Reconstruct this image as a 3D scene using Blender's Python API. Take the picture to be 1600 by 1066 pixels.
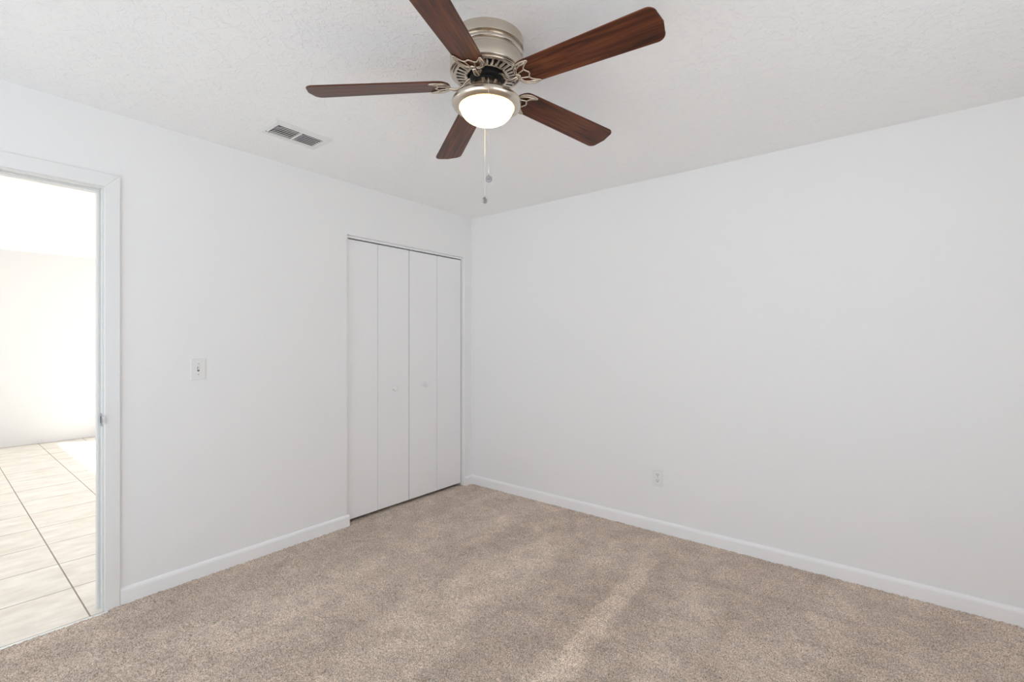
import bpy, bmesh, math, random
import numpy as np
from mathutils import Vector, Matrix

# ------------------------------------------------------------------ clear
for o in list(bpy.data.objects):
    bpy.data.objects.remove(o)
SC = bpy.context.scene
COL = SC.collection
R = math.radians

# ------------------------------------------------------------------ camera
cam_data = bpy.data.cameras.new('camera')
cam_data.sensor_width = 36.0
cam_data.lens = 732.0 / 1600.0 * 36.0
cam_data.clip_start = 0.02
cam = bpy.data.objects.new('camera', cam_data)
COL.objects.link(cam)
cam.location = (2.983, -3.153, 1.314)
cam.rotation_euler = (R(90), 0, R(38.5))
SC.camera = cam

# ------------------------------------------------------------------ exposure
SC.view_settings.view_transform = 'Standard'
SC.view_settings.look = 'None'
SC.view_settings.gamma = 1.0
SC.view_settings.use_curve_mapping = False
SC.view_settings.exposure = -0.78
SC.cycles.use_denoising = True
SC.cycles.max_bounces = 16
SC.cycles.diffuse_bounces = 12
SC.cycles.sample_clamp_indirect = 8.0

# ------------------------------------------------------------------ world: bright hazy sky over pale ground
W = bpy.data.worlds.new('sky')
SC.world = W
W.use_nodes = True
nt = W.node_tree
nt.nodes.clear()
geo = nt.nodes.new('ShaderNodeTexCoord')
sep = nt.nodes.new('ShaderNodeSeparateXYZ')
ramp = nt.nodes.new('ShaderNodeValToRGB')
mr = nt.nodes.new('ShaderNodeMapRange')
mr.inputs['From Min'].default_value = -1
mr.inputs['From Max'].default_value = 1
bg = nt.nodes.new('ShaderNodeBackground')
out = nt.nodes.new('ShaderNodeOutputWorld')
nt.links.new(geo.outputs['Generated'], sep.inputs[0])
nt.links.new(sep.outputs['Z'], mr.inputs['Value'])
nt.links.new(mr.outputs[0], ramp.inputs[0])
nt.links.new(ramp.outputs[0], bg.inputs['Color'])
nt.links.new(bg.outputs[0], out.inputs['Surface'])
e = ramp.color_ramp.elements
e[0].position = 0.47
e[0].color = (1.05, 1.17, 1.27, 1)
e[1].position = 0.53
e[1].color = (0.74, 0.83, 0.94, 1)
bg.inputs['Strength'].default_value = 3.0

# sun: comes in through the far room's glazing only
sd = bpy.data.lights.new('sun', 'SUN')
sd.energy = 40.0
sd.angle = R(1.0)
sd.color = (1.0, 0.985, 0.97)
sun = bpy.data.objects.new('sun', sd)
COL.objects.link(sun)
sun_dir = Vector((-0.55, -0.83, -0.56)).normalized()
sun.rotation_euler = sun_dir.to_track_quat('-Z', 'Y').to_euler()
sun.location = (3, 6, 6)


def portal(name, loc, rot, sx, sy):
    d = bpy.data.lights.new(name, 'AREA')
    d.shape = 'RECTANGLE'
    d.size = sx
    d.size_y = sy
    d.cycles.is_portal = True
    o = bpy.data.objects.new(name, d)
    COL.objects.link(o)
    o.location = loc
    o.rotation_euler = rot
    return o


# room extents
XR, YF, H = 3.95, -3.95, 2.44
HX, HN, HS = -5.5, 0.85, -5.2        # far room: west wall, north wall, south wall
WF = (0.2, 3.0, 0.05, 2.08)          # unseen window behind the camera, shaped to even the light: x0 x1 z0 z1
WR = (-2.9, -1.3, 0.75, 2.08)        # unseen window in the right wall, placed and sized for even light: y0 y1 z0 z1
WN = (-3.43, -0.95, 0.0, 2.03)        # glazed opening in the far room's north wall
portal('front_window_daylight', ((WF[0]+WF[1])/2, YF-0.06, (WF[2]+WF[3])/2), (R(90), 0, R(0)), WF[1]-WF[0], WF[3]-WF[2])
portal('right_window_daylight', (XR+0.06, (WR[0]+WR[1])/2, (WR[2]+WR[3])/2), (R(90), 0, R(90)), WR[1]-WR[0], WR[3]-WR[2])
portal('far_room_daylight', ((WN[0]+WN[1])/2, HN+0.06, (WN[2]+WN[3])/2), (R(90), 0, R(180)), WN[1]-WN[0], WN[3]-WN[2])
portal('far_room_south_added_window', (-3.0, HS-0.06, 1.25), (R(90), 0, R(0)), 3.0, 1.9)  # unseen south window, added to bring more light into the far room


# ------------------------------------------------------------------ materials
def new_mat(name, color=(0.8, 0.8, 0.8), rough=0.6, metal=0.0):
    m = bpy.data.materials.new(name)
    m.use_nodes = True
    p = m.node_tree.nodes['Principled BSDF']
    p.inputs['Base Color'].default_value = (*color, 1)
    p.inputs['Roughness'].default_value = rough
    p.inputs['Metallic'].default_value = metal
    return m, m.node_tree, p


def node(nt, typ, **kw):
    n = nt.nodes.new(typ)
    for k, v in kw.items():
        if k in n.inputs:
            n.inputs[k].default_value = v
        else:
            setattr(n, k, v)
    return n


def ramp2(nt, src, p0, c0, p1, c1):
    r = nt.nodes.new('ShaderNodeValToRGB')
    r.color_ramp.elements[0].position = p0
    r.color_ramp.elements[0].color = (*c0, 1)
    r.color_ramp.elements[1].position = p1
    r.color_ramp.elements[1].color = (*c1, 1)
    nt.links.new(src, r.inputs[0])
    return r


def bump(nt, p, src, strength, dist, prev=None):
    b = node(nt, 'ShaderNodeBump')
    b.inputs['Strength'].default_value = strength
    b.inputs['Distance'].default_value = dist
    nt.links.new(src, b.inputs['Height'])
    if prev:
        nt.links.new(prev.outputs[0], b.inputs['Normal'])
    nt.links.new(b.outputs[0], p.inputs['Normal'])
    return b


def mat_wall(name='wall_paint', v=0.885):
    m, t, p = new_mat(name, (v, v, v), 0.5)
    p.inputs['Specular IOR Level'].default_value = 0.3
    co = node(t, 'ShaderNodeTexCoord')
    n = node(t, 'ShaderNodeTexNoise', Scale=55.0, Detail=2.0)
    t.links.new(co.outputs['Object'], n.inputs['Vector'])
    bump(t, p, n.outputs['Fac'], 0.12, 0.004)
    return m


def mat_ceiling():
    m, t, p = new_mat('ceiling_texture_paint', (0.94, 0.94, 0.94), 0.55)
    p.inputs['Specular IOR Level'].default_value = 0.35
    co = node(t, 'ShaderNodeTexCoord')
    n = node(t, 'ShaderNodeTexNoise', Scale=13.0, Detail=5.0, Roughness=0.6, Distortion=1.2)
    t.links.new(co.outputs['Object'], n.inputs['Vector'])
    r = ramp2(t, n.outputs['Fac'], 0.50, (0, 0, 0), 0.535, (1, 1, 1))
    n2 = node(t, 'ShaderNodeTexNoise', Scale=34.0, Detail=4.0, Roughness=0.6, Distortion=0.8)
    t.links.new(co.outputs['Object'], n2.inputs['Vector'])
    r2 = ramp2(t, n2.outputs['Fac'], 0.54, (0, 0, 0), 0.60, (1, 1, 1))
    b = bump(t, p, r.outputs[0], 0.36, 0.004)
    bump(t, p, r2.outputs[0], 0.34, 0.004, b)
    return m


def mat_carpet():
    m, t, p = new_mat('carpet', (0.4, 0.32, 0.26), 0.95)
    p.inputs['Specular IOR Level'].default_value = 0.1
    p.inputs['Sheen Weight'].default_value = 0.15
    p.inputs['Sheen Roughness'].default_value = 0.6
    co = node(t, 'ShaderNodeTexCoord')
    n = node(t, 'ShaderNodeTexNoise', Scale=205.0, Detail=2.0, Roughness=0.6)
    t.links.new(co.outputs['Object'], n.inputs['Vector'])
    r = ramp2(t, n.outputs['Fac'], 0.33, (0.27, 0.205, 0.158), 0.64, (0.89, 0.745, 0.625))
    # nap: brushed swathes where the pile lies one way or the other
    mp = node(t, 'ShaderNodeMapping')
    mp.inputs['Rotation'].default_value = (0, 0, R(0))
    mp.inputs['Scale'].default_value = (2.6, 0.8, 1)
    t.links.new(co.outputs['Object'], mp.inputs['Vector'])
    n2 = node(t, 'ShaderNodeTexNoise', Scale=1.5, Detail=4.0, Roughness=0.55, Distortion=0.6)
    t.links.new(mp.outputs[0], n2.inputs['Vector'])
    r2 = ramp2(t, n2.outputs['Fac'], 0.36, (0.91, 0.90, 0.89), 0.64, (1.05, 1.055, 1.06))
    n3 = node(t, 'ShaderNodeTexNoise', Scale=7.0, Detail=3.0, Roughness=0.6, Distortion=0.5)
    t.links.new(co.outputs['Object'], n3.inputs['Vector'])
    r3 = ramp2(t, n3.outputs['Fac'], 0.35, (0.88, 0.88, 0.88), 0.65, (1.08, 1.08, 1.08))
    mx = node(t, 'ShaderNodeMix', data_type='RGBA', blend_type='MULTIPLY')
    mx.inputs[0].default_value = 1
    t.links.new(r.outputs[0], mx.inputs[6])
    t.links.new(r2.outputs[0], mx.inputs[7])
    mx2 = node(t, 'ShaderNodeMix', data_type='RGBA', blend_type='MULTIPLY')
    mx2.inputs[0].default_value = 1
    t.links.new(mx.outputs[2], mx2.inputs[6])
    t.links.new(r3.outputs[0], mx2.inputs[7])
    # vacuum track: one straight pale swathe with a darker one beside it
    at = node(t, 'ShaderNodeAttribute', attribute_name='nap')
    mx3 = node(t, 'ShaderNodeMix', data_type='RGBA', blend_type='MULTIPLY')
    mx3.inputs[0].default_value = 1
    t.links.new(mx2.outputs[2], mx3.inputs[6])
    t.links.new(at.outputs['Color'], mx3.inputs[7])
    t.links.new(mx3.outputs[2], p.inputs['Base Color'])
    return m


def mat_tile():
    m, t, p = new_mat('floor_tile', (0.62, 0.56, 0.48), 0.35)
    co = node(t, 'ShaderNodeTexCoord')
    mp = node(t, 'ShaderNodeMapping')
    mp.inputs['Location'].default_value = (0.41 + 0.422 * 20, 2.655 + 0.422 * 20, 0)
    t.links.new(co.outputs['Object'], mp.inputs['Vector'])
    br = node(t, 'ShaderNodeTexBrick', offset=0.0, squash=1.0)
    br.inputs['Scale'].default_value = 1.0
    br.inputs['Mortar Size'].default_value = 0.0035
    br.inputs['Mortar Smooth'].default_value = 0.2
    br.inputs['Brick Width'].default_value = 0.422
    br.inputs['Row Height'].default_value = 0.422
    br.inputs['Color1'].default_value = (0.88, 0.84, 0.78, 1)
    br.inputs['Color2'].default_value = (0.86, 0.81, 0.74, 1)
    br.inputs['Mortar'].default_value = (0.22, 0.19, 0.15, 1)
    t.links.new(mp.outputs[0], br.inputs['Vector'])
    mp2 = node(t, 'ShaderNodeMapping')
    mp2.inputs['Scale'].default_value = (2.2, 0.8, 1)
    t.links.new(co.outputs['Object'], mp2.inputs['Vector'])
    n = node(t, 'ShaderNodeTexNoise', Scale=6.0, Detail=6.0, Roughness=0.65)
    t.links.new(mp2.outputs[0], n.inputs['Vector'])
    r = ramp2(t, n.outputs['Fac'], 0.35, (0.88, 0.86, 0.83), 0.65, (1.08, 1.08, 1.08))
    mx = node(t, 'ShaderNodeMix', data_type='RGBA', blend_type='MULTIPLY')
    mx.inputs[0].default_value = 1
    t.links.new(br.outputs['Color'], mx.inputs[6])
    t.links.new(r.outputs[0], mx.inputs[7])
    t.links.new(mx.outputs[2], p.inputs['Base Color'])
    bump(t, p, br.outputs['Fac'], 0.4, -0.002)
    return m


def mat_wood():
    m, t, p = new_mat('walnut_blade', (0.1, 0.04, 0.02), 0.34)
    p.inputs['Specular IOR Level'].default_value = 0.3
    co = node(t, 'ShaderNodeTexCoord')
    oi = node(t, 'ShaderNodeObjectInfo')
    mp = node(t, 'ShaderNodeMapping')
    mp.inputs['Scale'].default_value = (1.6, 26, 26)
    ad = node(t, 'ShaderNodeVectorMath', operation='ADD')
    ml = node(t, 'ShaderNodeVectorMath', operation='SCALE')
    ml.inputs[0].default_value = (3.7, 5.1, 0)
    t.links.new(oi.outputs['Random'], ml.inputs['Scale'])
    t.links.new(co.outputs['Object'], ad.inputs[0])
    t.links.new(ml.outputs[0], ad.inputs[1])
    t.links.new(ad.outputs[0], mp.inputs['Vector'])
    n = node(t, 'ShaderNodeTexNoise', Scale=2.2, Detail=6.0, Roughness=0.62, Distortion=0.5)
    t.links.new(mp.outputs[0], n.inputs['Vector'])
    r = t.nodes.new('ShaderNodeValToRGB')
    els = r.color_ramp.elements
    els[0].position, els[0].color = 0.32, (0.022, 0.006, 0.003, 1)
    els[1].position, els[1].color = 0.70, (0.170, 0.050, 0.018, 1)
    k = els.new(0.48)
    k.color = (0.078, 0.021, 0.008, 1)
    t.links.new(n.outputs['Fac'], r.inputs[0])
    t.links.new(r.outputs[0], p.inputs['Base Color'])
    bump(t, p, n.outputs['Fac'], 0.05, 0.001)
    return m


def mat_nickel(name='brushed_nickel', col=(0.64, 0.57, 0.49), rough=0.19, aniso=0.5):
    m, t, p = new_mat(name, col, rough, 1.0)
    p.inputs['Anisotropic'].default_value = aniso
    tg = node(t, 'ShaderNodeTangent', direction_type='RADIAL', axis='Z')
    t.links.new(tg.outputs[0], p.inputs['Tangent'])
    return m


def mat_bowl():
    m, t, p = new_mat('lit_frosted_glass', (1, 0.95, 0.86), 0.5)
    tr = node(t, 'ShaderNodeBsdfTranslucent')
    tr.inputs['Color'].default_value = (0.95, 0.78, 0.48, 1)
    em = node(t, 'ShaderNodeEmission')
    em.inputs['Color'].default_value = (1.0, 0.72, 0.34, 1)
    em.inputs['Strength'].default_value = 0.6
    ad = node(t, 'ShaderNodeAddShader')
    t.links.new(tr.outputs[0], ad.inputs[0])
    t.links.new(em.outputs[0], ad.inputs[1])
    t.links.new(ad.outputs[0], t.nodes['Material Output'].inputs['Surface'])
    return m


M = {}
M['wall'] = mat_wall()
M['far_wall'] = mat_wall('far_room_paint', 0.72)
M['ceiling'] = mat_ceiling()
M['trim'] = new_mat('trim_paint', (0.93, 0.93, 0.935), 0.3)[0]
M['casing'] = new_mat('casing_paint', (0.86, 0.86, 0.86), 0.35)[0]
M['jamb'] = new_mat('jamb_shaded_paint', (0.76, 0.765, 0.75), 0.4)[0]  # grayed white: the jamb's shade is put into the color
M['door'] = new_mat('door_paint', (0.905, 0.905, 0.91), 0.42)[0]
M['carpet'] = mat_carpet()
M['tile'] = mat_tile()
M['wood'] = mat_wood()
M['nickel'] = mat_nickel()
M['nickel_dark'] = mat_nickel('antique_nickel', (0.62, 0.54, 0.45), 0.25, 0.0)
M['black'] = new_mat('black_motor', (0.004, 0.004, 0.004), 0.6)[0]
M['dark'] = new_mat('dark_duct', (0.015, 0.015, 0.015), 0.8)[0]
M['bowl'] = mat_bowl()
M['plastic'] = new_mat('white_plastic', (0.84, 0.84, 0.83), 0.3)[0]
M['slot'] = new_mat('slot_dark', (0.05, 0.05, 0.05), 0.6)[0]
M['toggle'] = new_mat('gray_plastic', (0.55, 0.55, 0.53), 0.35)[0]  # mid gray, used for the cover plate screws
M['vent_paint'] = new_mat('vent_paint', (0.80, 0.80, 0.79), 0.4)[0]
M['louver'] = new_mat('louver_metal', (0.42, 0.42, 0.41), 0.4)[0]
M['chain'] = new_mat('chain_metal', (0.75, 0.74, 0.72), 0.3, 0.9)[0]
M['pewter'] = new_mat('pewter', (0.45, 0.45, 0.46), 0.3, 1.0)[0]
M['threshold'] = new_mat('threshold_strip', (0.9, 0.89, 0.86), 0.4)[0]


# ------------------------------------------------------------------ mesh helpers
def link(name, me, mat, parent=None, smooth=False):
    o = bpy.data.objects.new(name, me)
    COL.objects.link(o)
    if mat:
        me.materials.append(mat)
    if smooth:
        for pl in me.polygons:
            pl.use_smooth = True
    if parent:
        o.parent = parent
    return o


def obj(name, bm, mat, parent=None, smooth=False, bevel=0.0, seg=2):
    bmesh.ops.remove_doubles(bm, verts=bm.verts, dist=1e-6)
    bmesh.ops.recalc_face_normals(bm, faces=bm.faces)
    me = bpy.data.meshes.new(name)
    bm.to_mesh(me)
    bm.free()
    o = link(name, me, mat, parent, smooth)
    if bevel:
        b = o.modifiers.new('bevel', 'BEVEL')
        b.width = bevel
        b.segments = seg
        b.limit_method = 'ANGLE'
        b.angle_limit = R(40)
    return o


def box(bm, x0, x1, y0, y1, z0, z1):
    v = [bm.verts.new((x, y, z)) for x in (x0, x1) for y in (y0, y1) for z in (z0, z1)]
    for f in ((0, 1, 3, 2), (4, 6, 7, 5), (0, 4, 5, 1), (2, 3, 7, 6), (0, 2, 6, 4), (1, 5, 7, 3)):
        bm.faces.new([v[i] for i in f])


def boxes(*bb):
    bm = bmesh.new()
    for b in bb:
        box(bm, *b)
    return bm


def lathe(bm, prof, n=64):
    """closed or open profile of (radius, z) turned about Z"""
    rings = []
    for r, z in prof:
        if r < 1e-6:
            rings.append([bm.verts.new((0, 0, z))])
        else:
            rings.append([bm.verts.new((r * math.cos(2 * math.pi * k / n), r * math.sin(2 * math.pi * k / n), z)) for k in range(n)])
    for a, b in zip(rings[:-1], rings[1:]):
        for k in range(n):
            k2 = (k + 1) % n
            if len(a) == 1 and len(b) == 1:
                continue
            if len(a) == 1:
                bm.faces.new((a[0], b[k], b[k2]))
            elif len(b) == 1:
                bm.faces.new((a[k], a[k2], b[0]))
            else:
                bm.faces.new((a[k], a[k2], b[k2], b[k]))


def tube(bm, pts, rad, n=8, closed=False, flat=1.0, caps=True):
    """swept tube along pts; rad is a number or a list; flat squashes it along Z"""
    pts = [Vector(p) for p in pts]
    if not hasattr(rad, '__len__'):
        rad = [rad] * len(pts)
    N = len(pts)
    rings = []
    for i, p in enumerate(pts):
        a = pts[(i - 1) % N] if (closed or i > 0) else p
        b = pts[(i + 1) % N] if (closed or i < N - 1) else p
        d = (b - a).normalized()
        side = d.cross(Vector((0, 0, 1)))
        if side.length < 1e-4:
            side = Vector((1, 0, 0))
        side.normalize()
        upv = side.cross(d).normalized()
        rings.append([bm.verts.new(p + side * (rad[i] * math.cos(2 * math.pi * k / n)) + upv * (rad[i] * flat * math.sin(2 * math.pi * k / n))) for k in range(n)])
    rng = range(N) if closed else range(N - 1)
    for i in rng:
        a, b = rings[i], rings[(i + 1) % N]
        for k in range(n):
            k2 = (k + 1) % n
            bm.faces.new((a[k], a[k2], b[k2], b[k]))
    if not closed and caps:
        bm.faces.new(rings[0][::-1])
        bm.faces.new(rings[-1])


def smooth_pts(pts, sub=4, closed=False):
    """Catmull-Rom"""
    P = [Vector(p) for p in pts]
    n = len(P)
    o = []
    rng = range(n) if closed else range(n - 1)
    for i in rng:
        if closed:
            p0, p1, p2, p3 = P[(i - 1) % n], P[i], P[(i + 1) % n], P[(i + 2) % n]
        else:
            p0, p1, p2, p3 = P[max(i - 1, 0)], P[i], P[i + 1], P[min(i + 2, n - 1)]
        for s in range(sub):
            t = s / sub
            o.append(0.5 * ((2 * p1) + (p2 - p0) * t + (2 * p0 - 5 * p1 + 4 * p2 - p3) * t * t + (3 * p1 - p0 - 3 * p2 + p3) * t ** 3))
    if not closed:
        o.append(P[-1])
    return o


def prism(bm, outline, z0, z1):
    lo = [bm.verts.new((x, y, z0)) for x, y in outline]
    hi = [bm.verts.new((x, y, z1)) for x, y in outline]
    n = len(outline)
    bm.faces.new(lo[::-1])
    bm.faces.new(hi)
    for i in range(n):
        j = (i + 1) % n
        bm.faces.new((lo[i], lo[j], hi[j], hi[i]))


def tag(o, label, cat, group=None, kind=None):
    o['label'] = label
    o['category'] = cat
    if group:
        o['group'] = group
    if kind:
        o['kind'] = kind
    return o


def empty(name, loc, rz=0.0):
    o = bpy.data.objects.new(name, None)
    o.empty_display_size = 0.05
    COL.objects.link(o)
    o.location = loc
    o.rotation_euler = (0, 0, rz)
    return o


def structure(o, label, cat):
    return tag(o, label, cat, kind='structure')


# ------------------------------------------------------------------ room shell
D0, D1, DZ = -3.392, -2.592, 2.078         # rough door opening in the left wall
C0, C1, CZ = -1.282, -0.098, 2.072         # closet opening
T = 0.12

bm = boxes((-T, 0, YF, D0, 0, H), (-T, 0, D0, D1, DZ, H), (-T, 0, D1, C0, 0, H),
           (-T, 0, C0, C1, CZ, H), (-T, 0, C1, 0, 0, H))
structure(obj('wall_left', bm, M['wall']), 'white painted wall with open doorway and white bifold closet', 'wall')

structure(obj('wall_back', boxes((-0.84, XR + T, 0, T, 0, H)), M['wall']),
          'bare white painted wall with one outlet, right of the corner', 'wall')

bm = boxes((-T, WF[0], YF - T, YF, 0, H), (WF[1], XR + T, YF - T, YF, 0, H),
           (WF[0], WF[1], YF - T, YF, 0, WF[2]), (WF[0], WF[1], YF - T, YF, WF[3], H))
structure(obj('wall_front', bm, M['wall']), 'white painted wall behind the viewer with an unseen window opening shaped for even light', 'wall')

bm = boxes((XR, XR + T, YF, WR[0], 0, H), (XR, XR + T, WR[1], 0, 0, H),
           (XR, XR + T, WR[0], WR[1], 0, WR[2]), (XR, XR + T, WR[0], WR[1], WR[3], H))
structure(obj('wall_right', bm, M['wall']), 'white painted wall out of view on the right with an unseen window opening sized for even light', 'wall')

# closet interior and the far room
structure(obj('wall_closet', boxes((-0.84, -0.72, -1.52, HN, 0, H), (-0.72, -T, -1.52, -1.40, 0, H)), M['wall']),
          'closet shell behind the white bifold doors', 'wall')
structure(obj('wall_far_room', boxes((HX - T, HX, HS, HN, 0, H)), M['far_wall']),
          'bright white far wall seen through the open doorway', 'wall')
bm = boxes((HX - T, WN[0], HN, HN + T, 0, H), (WN[1], -0.72, HN, HN + T, 0, H), (WN[0], WN[1], HN, HN + T, WN[3], H))
structure(obj('wall_far_room_north', bm, M['wall']), 'far room wall with a tall glazed opening, hidden past the doorway', 'wall')
bm = boxes((HX - T, -4.5, HS - T, HS, 0, H), (-1.5, 0, HS - T, HS, 0, H), (-4.5, -1.5, HS - T, HS, 0, 0.3),
           (-4.5, -1.5, HS - T, HS, 2.2, H), (-T, 0, HS, YF - T, 0, H))
structure(obj('wall_far_room_south', bm, M['wall']), 'far room wall with a wide unseen window added for light, hidden past the doorway', 'wall')

structure(obj('ceiling', boxes((HX - T, XR + T, HS - T, HN + T, H, H + 0.1)), M['ceiling']),
          'white ceiling with knockdown plaster texture', 'ceiling')

# carpet: tufted pile as a fine displaced sheet
def carpet():
    step = 0.0075
    x0, x1, y0, y1 = -0.32, XR, YF, 0.0
    nx, ny = int((x1 - x0) / step) + 1, int((y1 - y0) / step) + 1
    rng = np.random.default_rng(7)
    X, Y = np.meshgrid(np.linspace(x0, x1, nx), np.linspace(y0, y1, ny), indexing='ij')
    Z = rng.random((nx, ny)) * 0.0085 - 0.004
    lx = rng.normal(0, 0.0022, (nx, ny))
    ly = rng.normal(0, 0.0022, (nx, ny))
    lx[0] = lx[-1] = 0
    ly[:, 0] = ly[:, -1] = 0
    X = X + lx
    Y = Y + ly
    Z = np.where(((X < 0.034) & (Y < D1 + 0.006)) | ((X < -0.05) & (Y < C0 - 0.06)), -0.05, Z)

    def sm(v, lo, hi):
        t = np.clip((v - lo) / (hi - lo), 0, 1)
        return t * t * (3 - 2 * t)

    def band(x_lo, x_hi, soft, y_lo, y_hi, ysoft, slant=0.0):
        xx = X + slant * (Y + 1.0) + 0.012 * np.sin(Y * 9 + x_lo * 40) + 0.008 * np.sin(Y * 23 + x_hi * 30)
        return (sm(xx, x_lo - soft, x_lo + soft) * (1 - sm(xx, x_hi - soft, x_hi + soft))
                * sm(Y, y_lo - ysoft, y_lo + ysoft) * (1 - sm(Y, y_hi - ysoft, y_hi + ysoft)))
    # nap: the swathes a vacuum cleaner left in the pile
    nap = (1.0 + 0.19 * band(1.87, 1.975, 0.010, -2.6, -0.40, 0.10, 0.075) + 0.10 * band(1.10, 1.42, 0.06, -1.75, -0.70, 0.15)
           + 0.07 * band(0.55, 0.9, 0.1, -2.4, -1.5, 0.2)
           - 0.10 * band(1.47, 1.86, 0.03, -2.7, -0.75, 0.12, 0.06) - 0.09 * band(1.98, 2.16, 0.03, -2.6, -0.45, 0.15, 0.05)
           - 0.05 * band(0.9, 1.1, 0.04, -2.6, -0.6, 0.2) - 0.05 * band(0.1, 0.45, 0.05, -2.6, -1.2, 0.2))
    # short cross strokes near the long wall
    rs = np.random.default_rng(3)
    for _ in range(26):
        sx, sy = rs.uniform(2.1, 3.5), rs.uniform(-1.5, -0.12)
        nap = nap - 0.09 * np.exp(-((X - sx) / rs.uniform(0.08, 0.2)) ** 2 - ((Y - sy) / rs.uniform(0.02, 0.045)) ** 2)
    for (ax, ay, ar, aw) in ((0.55, -0.75, 0.35, 0.035), (0.75, -0.55, 0.5, 0.04), (0.9, -0.9, 0.45, 0.05)):
        rr = np.hypot(X - ax, Y - ay)
        nap = nap + 0.12 * np.exp(-((rr - ar) / aw) ** 2) * sm(X - ax + (Y - ay), 0.0, 0.3)
    V = np.stack([X, Y, Z], -1).reshape(-1, 3)
    idx = np.arange(nx * ny).reshape(nx, ny)
    F = np.stack([idx[:-1, :-1], idx[1:, :-1], idx[1:, 1:], idx[:-1, 1:]], -1).reshape(-1, 4)
    me = bpy.data.meshes.new('floor')
    me.vertices.add(len(V))
    me.vertices.foreach_set('co', V.astype(np.float32).ravel())
    me.loops.add(F.size)
    me.loops.foreach_set('vertex_index', F.astype(np.int32).ravel())
    me.polygons.add(len(F))
    me.polygons.foreach_set('loop_start', (np.arange(len(F)) * 4).astype(np.int32))
    me.polygons.foreach_set('loop_total', np.full(len(F), 4, np.int32))
    me.update(calc_edges=True)
    ca = me.color_attributes.new('nap', 'FLOAT_COLOR', 'POINT')
    c = np.ones((len(V), 4), np.float32)
    c[:, :3] = nap.reshape(-1, 1)
    ca.data.foreach_set('color', c.ravel())
    me.polygons.foreach_set('use_smooth', np.ones(len(F), bool))
    return link('floor', me, M['carpet'])


structure(carpet(), 'beige brown cut pile carpet with brushed vacuum marks', 'carpet')
structure(obj('floor_base', boxes((-0.72, XR + T, YF - T, T, -0.12, -0.02)), M['dark']), 'subfloor slab under the beige carpet', 'floor')
structure(obj('floor_far_room', boxes((HX - T, -0.72, HS - T, HN + T, -0.12, -0.003), (-0.72, 0.0185, HS - T, D1, -0.019, -0.003),
                                      (-0.72, 0.006, HS - T, YF - T, -0.12, -0.019), (-0.72, -0.06, D1, -1.46, -0.019, -0.003)), M['tile']),
          'pale beige square ceramic floor tiles beyond the doorway', 'tile floor')
structure(obj('trim_2', boxes((0.0185, 0.038, D0, D1, -0.019, 0.0)), M['threshold'], bevel=0.0015),
          'thin pale threshold strip between tile floor and carpet', 'threshold')


# baseboards with a rounded top
def baseboard(name, a, b, nrm, label):
    """runs from a to b along a wall; nrm points into the room"""
    a, b, nrm = Vector((*a, 0)), Vector((*b, 0)), Vector((*nrm, 0))
    prof = [(0, -0.015), (0.013, -0.015), (0.013, 0.060), (0.012, 0.068), (0.009, 0.075), (0.005, 0.0795), (0.0, 0.082)]
    bm = bmesh.new()
    r1 = [bm.verts.new(a + nrm * u + Vector((0, 0, z))) for u, z in prof]
    r2 = [bm.verts.new(b + nrm * u + Vector((0, 0, z))) for u, z in prof]
    n = len(prof)
    for i in range(n):
        j = (i + 1) % n
        bm.faces.new((r1[i], r1[j], r2[j], r2[i]))
    bm.faces.new(r1)
    bm.faces.new(r2[::-1])
    return structure(obj(name, bm, M['trim']), label, 'baseboard')


baseboard('baseboard_left', (0, -2.5425), (0, -1.268), (1, 0), 'white baseboard between doorway casing and closet')
baseboard('baseboard_left_corner', (0, C1 + 0.002), (0, 0), (1, 0), 'short white baseboard stub between closet and corner')
baseboard('baseboard_back', (0.0, 0), (XR, 0), (0, -1), 'long white baseboard below the wall with the outlet')

# ------------------------------------------------------------------ doorway casing
dw = empty('trim_1', (0, -3.0, 0))
structure(dw, 'white door casing and jamb around the open doorway', 'door frame')


def local(bm, o):
    bmesh.ops.translate(bm, verts=bm.verts, vec=-o.location)
    return bm


cin, cout, ctop_in, ctop_out = -2.603, -2.543, 2.067, 2.133
lin, lout = D0 + 0.011, D0 - 0.049


def casing_piece(pts, th=0.014):
    bm = bmesh.new()
    lo = [bm.verts.new((0.0, y, z)) for y, z in pts]
    hi = [bm.verts.new((th, y, z)) for y, z in pts]
    n = len(pts)
    bm.faces.new(lo)
    bm.faces.new(hi[::-1])
    for i in range(n):
        j = (i + 1) % n
        bm.faces.new((lo[i], lo[j], hi[j], hi[i]))
    return bm


for pts in ([(cin, -0.01), (cout, -0.01), (cout, ctop_out), (cin, ctop_in)],
            [(lin, -0.01), (lout, -0.01), (lout, ctop_out), (lin, ctop_in)],
            [(lin, ctop_in), (cin, ctop_in), (cout, ctop_out), (lout, ctop_out)]):
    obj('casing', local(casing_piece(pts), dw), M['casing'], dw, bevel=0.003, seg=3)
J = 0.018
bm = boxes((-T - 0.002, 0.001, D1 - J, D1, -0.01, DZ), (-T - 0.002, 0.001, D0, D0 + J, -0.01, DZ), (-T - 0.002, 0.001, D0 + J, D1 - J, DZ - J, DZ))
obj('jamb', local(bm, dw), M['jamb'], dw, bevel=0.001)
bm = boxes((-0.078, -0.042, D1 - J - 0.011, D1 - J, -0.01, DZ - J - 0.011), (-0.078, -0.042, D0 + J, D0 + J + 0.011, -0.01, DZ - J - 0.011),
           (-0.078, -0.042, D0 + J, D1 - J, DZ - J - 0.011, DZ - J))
obj('door_stop', local(bm, dw), M['jamb'], dw, bevel=0.002)
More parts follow.
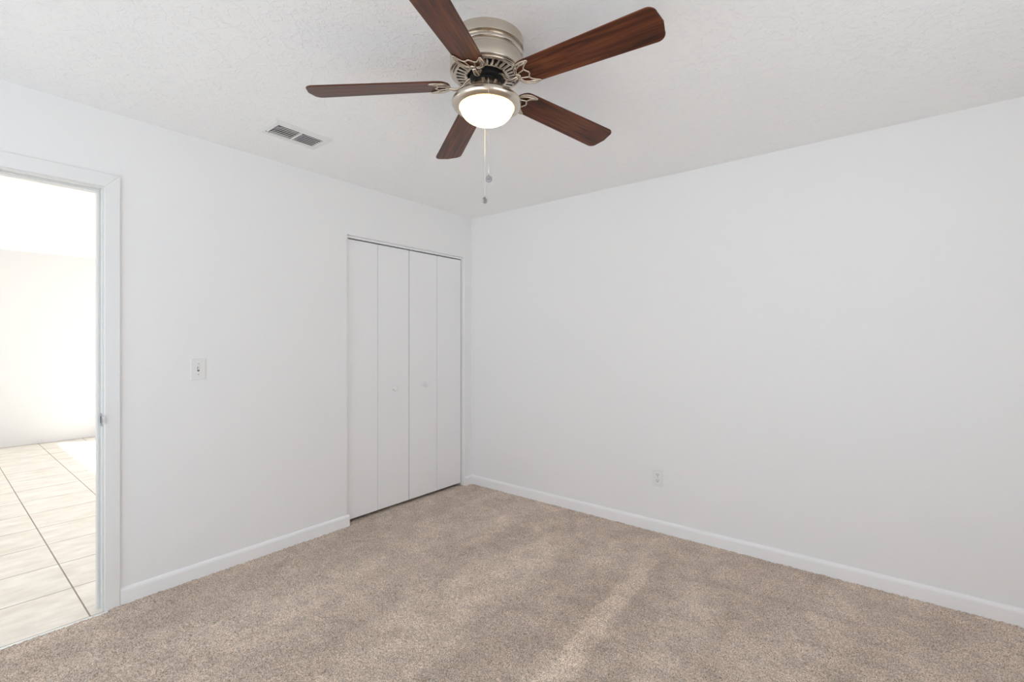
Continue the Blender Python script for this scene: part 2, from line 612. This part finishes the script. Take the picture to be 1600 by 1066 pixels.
# strike plate with its curled lip over the jamb edge
bm = bmesh.new()
yj = D1 - J
box(bm, -0.036, 0.002, yj - 0.0016, yj, 0.898, 0.960)
lip = []
for k in range(7):
    f = k / 6
    zc = 0.909 + 0.040 * f
    wdt = 0.0055 * math.sin(math.pi * (0.12 + 0.76 * f))
    lip.append((zc, wdt))
a = [bm.verts.new((0.0165, yj - 0.001, z)) for z, w in lip]
b = [bm.verts.new((0.0175 + 0.002, yj + 0.005 + w, z)) for z, w in lip]
c = [bm.verts.new((0.002, yj - 0.001, z)) for z, w in lip]
for i in range(6):
    bm.faces.new((a[i], a[i + 1], b[i + 1], b[i]))
    bm.faces.new((c[i], c[i + 1], a[i + 1], a[i]))
sp = obj('strike_plate', local(bm, dw), M['pewter'], dw)
sp['label'] = 'metal strike plate on the door jamb'
obj('latch_hole', local(boxes((-0.026, -0.010, yj - 0.0020, yj - 0.0012, 0.912, 0.946)), dw), M['slot'], sp).matrix_parent_inverse = Matrix.Identity(4)

# ------------------------------------------------------------------ closet bifold doors
XD = -0.035
PT, DB, DT = 0.030, 0.026, 2.049
edges = [C0 + 0.004, -0.9985, -0.6985, -0.396, C1 - 0.008]


def bifold(name, y0, ym, y1, knob_y, knob_z, label):
    o = empty(name, (XD, (y0 + y1) / 2, DB))
    structure(o, label, 'closet door')
    for p0, p1 in ((y0, ym), (ym, y1)):
        obj('panel', local(boxes((XD - PT, XD, p0 + 0.0018, p1 - 0.0018, DB, DT)), o), M['door'], o, bevel=0.0025, seg=2)
    bm = bmesh.new()
    lathe(bm, [(0, 0), (0.013, 0.0), (0.013, 0.003), (0.008, 0.006), (0.0075, 0.014), (0.012, 0.019), (0.0165, 0.024), (0.0165, 0.029), (0.012, 0.033), (0, 0.034)], 32)
    bmesh.ops.rotate(bm, verts=bm.verts, matrix=Matrix.Rotation(R(90), 3, 'Y'))
    k = obj('knob', bm, M['plastic'], o, smooth=True)
    k.scale = (1.15, 1.15, 1.15)
    k.location = Vector((XD, knob_y, knob_z)) - o.location
    k['label'] = 'small round white pull knob'
    for py in (y0 + 0.03, y1 - 0.03):
        bm = bmesh.new()
        lathe(bm, [(0, DT - 0.005), (0.004, DT - 0.005), (0.004, CZ - 0.006), (0, CZ - 0.006)], 12)
        bmesh.ops.translate(bm, verts=bm.verts, vec=(XD - 0.012, py, 0))
        obj('pivot_pin', local(bm, o), M['plastic'], o)
    return o


bifold('door_1', edges[0], edges[1], edges[2] - 0.0016, -0.852, 0.941, 'left white bifold closet door, two flat panels and knob')
bifold('door_2', edges[2] + 0.0016, edges[3], edges[4], -0.545, 0.954, 'right white bifold closet door, nearest the room corner')
structure(obj('trim_3', boxes((XD - 0.034, XD - 0.002, C0, C1, CZ - 0.013, CZ + 0.001)), M['trim']),
          'white metal bifold track under the closet header', 'door track')


# ------------------------------------------------------------------ ceiling fan
FX, FY = 1.810, -1.831
fan = empty('ceiling_fan', (FX, FY, H))
tag(fan, 'five-blade dark wood ceiling fan with brushed nickel housing and lit glass bowl', 'ceiling fan')
Z = lambda z: z - H       # world height to fan height

bm = bmesh.new()
lathe(bm, [(0, 0), (0.1385, 0), (0.1385, Z(2.407)), (0.1375, Z(2.4045)), (0.128, Z(2.402)), (0.129, Z(2.392)), (0.1365, Z(2.390)), (0.138, Z(2.388)),
           (0.138, Z(2.381)), (0.1365, Z(2.379)), (0.131, Z(2.377)), (0.131, Z(2.368)), (0.1365, Z(2.366)), (0.1375, Z(2.364)),
           (0.1375, Z(2.321)), (0.136, Z(2.318)), (0.128, Z(2.3165)), (0, Z(2.3165))], 96)
hs = obj('housing', bm, M['nickel'], fan, smooth=True)
m_ = hs.modifiers.new('edges', 'EDGE_SPLIT')
m_.split_angle = R(50)

# vent ring: slotted disc under the housing
bm = bmesh.new()
NS = 32
sub = 5
nn = NS * sub
radii = [(0.129, Z(2.3165)), (0.1285, Z(2.312)), (0.124, Z(2.3095)), (0.116, Z(2.310)), (0.113, Z(2.3105)), (0.084, Z(2.306)), (0.079, Z(2.3055)), (0.073, Z(2.305)), (0.071, Z(2.308)), (0.071, Z(2.3165))]
rings = [[bm.verts.new((r * math.cos(2 * math.pi * k / nn), r * math.sin(2 * math.pi * k / nn), z)) for k in range(nn)] for r, z in radii]
for i in range(len(radii) - 1):
    for k in range(nn):
        if i == 4 and k % sub in (0, 1):
            continue
        k2 = (k + 1) % nn
        bm.faces.new((rings[i][k], rings[i][k2], rings[i + 1][k2], rings[i + 1][k]))
vr = obj('vent_ring', bm, M['nickel'], fan, smooth=True)
s_ = vr.modifiers.new('solid', 'SOLIDIFY')
s_.thickness = 0.0015
s_.offset = 0
bm = bmesh.new()
lathe(bm, [(0.0, Z(2.3155)), (0.126, Z(2.3155)), (0.126, Z(2.3145)), (0, Z(2.3145))], 48)
obj('vent_backing', bm, M['dark'], vr)

# black rotor that carries the brackets
bm = bmesh.new()
lathe(bm, [(0, Z(2.3142)), (0.062, Z(2.3142)), (0.064, Z(2.312)), (0.064, Z(2.297)), (0.060, Z(2.293)), (0.048, Z(2.291)), (0.048, Z(2.276)), (0, Z(2.276))], 48)
rot = obj('rotor', bm, M['black'], fan, smooth=True)
rot['label'] = 'black motor rotor'
rot.modifiers.new('edges', 'EDGE_SPLIT').split_angle = R(40)

# light kit: neck, pan and rolled rim
bm = bmesh.new()
lathe(bm, [(0, Z(2.278)), (0.053, Z(2.280)), (0.0565, Z(2.277)), (0.0505, Z(2.245)), (0.054, Z(2.241)), (0.075, Z(2.238)), (0.100, Z(2.231)), (0.118, Z(2.223)), (0.127, Z(2.216)), (0.1305, Z(2.209)),
           (0.1300, Z(2.202)), (0.126, Z(2.195)), (0.119, Z(2.190)), (0.110, Z(2.187)), (0.103, Z(2.187)), (0.1005, Z(2.190)), (0.1, Z(2.212)), (0.06, Z(2.226)), (0, Z(2.228))], 96)
lk = obj('light_kit', bm, M['nickel'], fan, smooth=True)
lk.modifiers.new('edges', 'EDGE_SPLIT').split_angle = R(60)
lk['label'] = 'brushed nickel light kit with rolled rim'
fwd = Vector((-math.sin(R(38.5)), math.cos(R(38.5)), 0))
rgt = Vector((math.cos(R(38.5)), math.sin(R(38.5)), 0))
for sgn in (-1, 1, 3):
    a_ = math.atan2(-fwd.y, -fwd.x) + (sgn - 1) * R(60) - R(4)
    bm = bmesh.new()
    bmesh.ops.create_icosphere(bm, subdivisions=2, radius=0.003)
    k_ = obj('screw', bm, M['slot'], lk, smooth=True)
    k_.location = (0.0535 * math.cos(a_), 0.0535 * math.sin(a_), Z(2.264))

# glass bowl and the bulb in it
bm = bmesh.new()
prof = []
for k in range(17):
    f = k / 16 * math.pi / 2
    prof.append((0.0995 * math.cos(f) ** 0.86 if k < 16 else 0, Z(2.193) - 0.060 * math.sin(f)))
prof = [(0.099, Z(2.204))] + prof
lathe(bm, prof, 72)
bowl = obj('glass_bowl', bm, M['bowl'], fan, smooth=True)
bowl['label'] = 'glowing frosted glass bowl shade'
for sgn in (-1, 1):
    ld = bpy.data.lights.new('bulb', 'POINT')
    ld.energy = 4.0
    ld.color = (1.0, 0.82, 0.55)
    ld.shadow_soft_size = 0.018
    lo = bpy.data.objects.new('bulb', ld)
    COL.objects.link(lo)
    lo.parent = fan
    lo.location = rgt * 0.035 * sgn + Vector((0, 0, Z(2.185)))


# blades
def blade_mesh():
    pts = []
    r0, r1 = 0.137, 0.666
    # root arc
    for k in range(13):
        f = math.pi / 2 + math.pi * k / 12
        pts.append((r0 + 0.046 + 0.046 * math.cos(f), 0.055 * math.sin(f)))
    # lower edge to tip corners
    cr, hw = 0.030, 0.0665
    for k in range(9):
        f = -math.pi / 2 + math.pi / 2 * k / 8
        pts.append((r1 - 0.008 - cr + cr * math.cos(f), -hw + cr + cr * math.sin(f)))
    pts.append((r1 - 0.001, 0))
    for k in range(9):
        f = math.pi / 2 * k / 8
        pts.append((r1 - 0.008 - cr + cr * math.cos(f), hw - cr + cr * math.sin(f)))
    bm = bmesh.new()
    prism(bm, pts, 0, 0.0055)
    return bm


def bracket_mesh():
    """open-work plate under the blade root, plus the arm back to the rotor; local X is radial, Z=0 is the blade underside"""
    bm = bmesh.new()
    zt = -0.0035
    half = [(0.152, 0.004), (0.1535, 0.018), (0.160, 0.033), (0.174, 0.045), (0.196, 0.0515), (0.222, 0.0505),
            (0.2235, 0.047), (0.212, 0.040), (0.199, 0.030), (0.1945, 0.020), (0.199, 0.010), (0.204, 0.004)]
    full = [(x, y, zt) for x, y in half] + [(x, -y, zt) for x, y in half[::-1]]
    loop = smooth_pts(full, 4, True)
    tube(bm, loop, 0.0037, 8, True, 0.8)
    # inner ribs that leave three openings each side
    for s in (1, -1):
        tube(bm, smooth_pts([(0.156, 0.006 * s, zt), (0.168, 0.012 * s, zt), (0.183, 0.016 * s, zt), (0.196, 0.020 * s, zt)], 3), 0.0032, 8)
        tube(bm, smooth_pts([(0.159, 0.012 * s, zt), (0.165, 0.026 * s, zt), (0.178, 0.036 * s, zt), (0.196, 0.041 * s, zt), (0.216, 0.0465 * s, zt)], 3), [0.003] * 9 + [0.004, 0.0045, 0.004, 0.003], 8)
        # thin recessed web between the outer arc and its rib
        oa = [(0.1535, 0.018), (0.160, 0.033), (0.174, 0.045), (0.196, 0.0515), (0.222, 0.0505)]
        ia = [(0.159, 0.012), (0.165, 0.026), (0.178, 0.036), (0.196, 0.041), (0.216, 0.0465)]
        for k in range(4):
            q = [oa[k], oa[k + 1], ia[k + 1], ia[k]]
            prism(bm, [(x, y * s) for x, y in (q if s > 0 else q[::-1])], zt - 0.0006, zt + 0.0012)
    prism(bm, [(0.152, -0.014), (0.165, -0.010), (0.170, 0), (0.165, 0.010), (0.152, 0.014), (0.149, 0)], zt - 0.003, zt + 0.002)
    bmesh.ops.translate(bm, verts=bm.verts, vec=(-0.014, 0, 0))
    return bm


def arm_mesh(k):
    bm = bmesh.new()
    p = smooth_pts([(0.050, 0, Z(2.301)), (0.064, 0, Z(2.298)), (0.078, 0, Z(2.288)), (0.090, 0, Z(2.272)), (0.104, 0, Z(2.261)), (0.120, 0, Z(2.2585)), (0.141, 0, Z(2.262))], 4)
    n = len(p)
    tube(bm, p, [0.0105 - 0.003 * i / (n - 1) for i in range(n)], 12, flat=0.62)
    return bm


PHI, ZROOT = -12.0, 2.267
a0 = -139.3
DROOPS = [3.3, 2.6, 1.5, 2.6, 3.2]
TURNS = [-0.6, 0.0, -1.6, 0.0, 0.4]
proto = {}
for k in range(5):
    ang = R(a0 + 72 * k + TURNS[k])      # hand-hung blades, none quite alike
    # blade frame: origin on the axis, X radial (drooping), pitched about X
    mat = (Matrix.Rotation(ang, 4, 'Z') @ Matrix.Translation((0.18, 0, Z(ZROOT))) @ Matrix.Rotation(R(DROOPS[k]), 4, 'Y')
           @ Matrix.Rotation(R(PHI), 4, 'X') @ Matrix.Translation((-0.18, 0, 0)))
    if not proto:
        proto['blade'] = obj('blade', blade_mesh(), M['wood'], fan, bevel=0.0012)
        proto['bracket'] = obj('blade_bracket', bracket_mesh(), M['nickel_dark'], fan, smooth=True)
        proto['arm'] = obj('bracket_arm', arm_mesh(0), M['nickel_dark'], fan, smooth=True)
        b, br, ar = proto['blade'], proto['bracket'], proto['arm']
    else:
        b, br, ar = proto['blade'].copy(), proto['bracket'].copy(), proto['arm'].copy()
        for o in (b, br, ar):
            COL.objects.link(o)
            o.parent = fan
    b.matrix_local = mat
    br.matrix_local = mat
    ar.parent = br
    ar.matrix_parent_inverse = Matrix.Identity(4)
    ar.matrix_local = mat.inverted() @ Matrix.Rotation(ang, 4, 'Z')


# pull chains: bead chain and a round medallion; one falls in front of the bowl, one behind
def pull_chain(off, z_end, z_top, turn, label):
    root_pt = off.normalized() * 0.053
    bm = bmesh.new()
    top = Vector((root_pt.x, root_pt.y, Z(2.256)))
    edge = off + Vector((0, 0, Z(2.222)))
    path = smooth_pts([top, top + (off - root_pt) * 0.3 + Vector((0, 0, -0.006)), top + (off - root_pt) * 0.75 + Vector((0, 0, -0.014)), edge, off + Vector((0, 0, Z(2.20)))], 4)
    path += [off + Vector((0, 0, Z(2.20) + (Z(z_end) - Z(2.20)) * i / 10)) for i in range(1, 11)]
    tube(bm, path, 0.0010, 6)
    # beads along the drop
    zz = 2.20
    while zz > z_end:
        bmesh.ops.create_icosphere(bm, subdivisions=1, radius=0.0015, matrix=Matrix.Translation(off + Vector((0, 0, Z(zz)))))
        zz -= 0.0075
    c = obj('pull_chain', bm, M['chain'], fan, smooth=True)
    c['label'] = label
    bm = bmesh.new()
    lathe(bm, [(0, -0.0018), (0.0085, -0.0018), (0.0092, -0.0030), (0.0118, -0.0030), (0.0124, -0.0018), (0.0124, 0.0018), (0.0118, 0.0030), (0.0092, 0.0030), (0.0085, 0.0018), (0, 0.0018)], 32)
    tube(bm, [(-0.005, -0.003, 0.0024), (0.004, 0.004, 0.0024)], 0.0012, 6)
    tube(bm, [(-0.003, 0.004, 0.0024), (0.005, -0.002, 0.0024)], 0.0010, 6)
    bmesh.ops.rotate(bm, verts=bm.verts, matrix=Matrix.Rotation(R(90), 3, 'X'))
    tube(bm, [(0, 0, 0.0115), (0, 0, 0.0165)], 0.002, 8)
    d = obj('medallion', bm, M['pewter'], c, smooth=True)
    d.modifiers.new('edges', 'EDGE_SPLIT').split_angle = R(35)
    d.location = off + Vector((0, 0, Z(z_end) - 0.0150))
    d.rotation_euler = (0, 0, turn)


pull_chain(-fwd * 0.1345 + rgt * 0.014, 1.893, 2.2, R(38.5 + 15), 'pull chain hanging in front of the bowl')
pull_chain(fwd * 0.1345 + rgt * (-0.015), 1.899, 2.2, R(38.5 + 50), 'pull chain hanging behind the bowl')

# ------------------------------------------------------------------ ceiling vent
VX, VY = 0.4615, -1.8825
vent = empty('ceiling_vent', (VX, VY, H))
tag(vent, 'white rectangular ceiling air vent with dark curved louvers near the doorway wall', 'air vent')
fx, fy, ox, oy = 0.105, 0.157, 0.062, 0.122
bm = bmesh.new()


def rect_ring(bm, levels):
    rs = []
    for hx, hy, z in levels:
        rs.append([bm.verts.new(c) for c in ((-hx, -hy, z), (hx, -hy, z), (hx, hy, z), (-hx, hy, z))])
    for a, b in zip(rs[:-1], rs[1:]):
        for i in range(4):
            j = (i + 1) % 4
            bm.faces.new((a[i], a[j], b[j], b[i]))


rect_ring(bm, [(fx, fy, 0.0), (fx, fy, -0.003), (fx - 0.012, fy - 0.012, -0.0075), (ox + 0.004, oy + 0.004, -0.0085), (ox, oy, -0.006), (ox, oy, -0.0005)])
vf = obj('frame', bm, M['vent_paint'], vent)
obj('duct_shade_sheet', boxes((-ox, ox, -oy, oy, -0.0009, -0.0004)), M['dark'], vent)  # flat dark sheet with the duct's inner shade put into its color
obj('center_bar', boxes((-ox, ox, -0.0055, 0.0055, -0.0085, -0.0009)), M['vent_paint'], vent, bevel=0.001)
NL = 6
for bank in (-1, 1):
    y0, y1 = (-oy + 0.002, -0.0055) if bank < 0 else (0.0055, oy - 0.002)
    for i in range(NL):
        xc = -ox + (i + 0.5) * (2 * ox / NL)
        bm = bmesh.new()
        prev = None
        ny = 12
        wide = bank < 0 and i == 0
        for j in range(ny + 1):
            f = j / ny
            y = y0 + (y1 - y0) * f
            # the vanes sweep aside at the end that faces the wall
            sweep = -0.011 * max(0, 1 - f / 0.25) ** 2
            tw = 0.0056 if not wide else 0.0125
            p = [bm.verts.new((xc + sweep + tw, y, -0.0086)), bm.verts.new((xc + sweep - tw * 0.4, y, -0.0080)), bm.verts.new((xc + sweep - tw * 1.0, y, -0.0040))]
            if prev:
                for q in range(2):
                    bm.faces.new((prev[q], p[q], p[q + 1], prev[q + 1]))
            prev = p
        lo = obj('louver', bm, M['louver'] if wide else M['vent_paint'], vent, smooth=True)
        sm_ = lo.modifiers.new('solid', 'SOLIDIFY')
        sm_.thickness = 0.0008
bm = bmesh.new()
lathe(bm, [(0, -0.0098), (0.003, -0.0094), (0.0042, -0.008), (0, -0.0078)], 16)
sc_ = obj('screw', bm, M['slot'], vent, smooth=True)
sc_.location = (-0.055, -oy - 0.011, 0)
sc2 = sc_.copy()
COL.objects.link(sc2)
sc2.location = (0.0, oy + 0.012, 0)
sc2.data = sc_.data.copy()
sc2.data.materials[0] = M['vent_paint']


# ------------------------------------------------------------------ light switch and outlet
def plate(name, loc, rz):
    o = empty(name, loc, rz)       # local +X points out of the wall
    bm = boxes((0.0, 0.0055, -0.036, 0.036, -0.0585, 0.0585))
    obj('cover_plate', bm, M['plastic'], o, bevel=0.0025, seg=3)
    return o


def screw(parent, z):
    bm = bmesh.new()
    lathe(bm, [(0, 0.0), (0.0034, 0.0), (0.0034, 0.0006), (0, 0.0012)], 16)
    bmesh.ops.rotate(bm, verts=bm.verts, matrix=Matrix.Rotation(R(90), 3, 'Y'))
    s = obj('screw', bm, M['toggle'], parent, smooth=True)
    s.location = (0.0055, 0, z)


sw = plate('light_switch', (0, -2.203, 1.158), 0)
tag(sw, 'white single toggle light switch on the wall between doorway and closet', 'light switch')
obj('toggle_slot', boxes((0.0054, 0.0058, -0.0052, 0.0052, -0.012, 0.012)), M['slot'], sw)
bm = bmesh.new()
prism(bm, [(0.0, -0.006), (0.0, 0.006), (0.013, 0.0115), (0.014, 0.007)], -0.0042, 0.0042)
bmesh.ops.rotate(bm, verts=bm.verts, matrix=Matrix.Rotation(R(90), 3, 'X'))
tg = obj('toggle', bm, M['plastic'], sw, bevel=0.001)
tg.location = (0.0055, 0, 0)
screw(sw, 0.030)
screw(sw, -0.030)

ol = plate('wall_outlet', (1.760, 0, 0.372), R(-90))
tag(ol, 'white duplex electrical outlet low on the bare wall above the baseboard', 'electrical outlet')
for zc in (0.0195, -0.0195):
    pts = []
    for k in range(24):
        f = 2 * math.pi * k / 24
        pts.append((max(-0.0165, min(0.0165, 0.0185 * math.cos(f))), max(-0.0138, min(0.0138, 0.0185 * math.sin(f)))))
    bm = bmesh.new()
    prism(bm, pts, 0, 0.0022)
    bmesh.ops.rotate(bm, verts=bm.verts, matrix=Matrix.Rotation(R(90), 3, 'Z') )
    bmesh.ops.rotate(bm, verts=bm.verts, matrix=Matrix.Rotation(R(90), 3, 'Y'))
    rc = obj('receptacle', bm, M['plastic'], ol)
    rc.location = (0.0054, 0, zc)
    bm = boxes((0.0021, 0.0027, -0.0080, -0.0052, -0.001, 0.0085), (0.0021, 0.0027, 0.0052, 0.0080, 0.0, 0.0085))
    bm2 = bmesh.new()
    lathe(bm, [(0, 0.0021), (0.0030, 0.0021), (0.0030, 0.0027), (0, 0.0027)], 14)
    vs = [v for v in bm.verts][16:]
    bmesh.ops.rotate(bm, verts=vs, matrix=Matrix.Rotation(R(90), 3, 'Y'))
    bmesh.ops.translate(bm, verts=vs, vec=(0, 0, -0.0068))
    obj('slots', bm, M['slot'], rc)
screw(ol, 0.0)
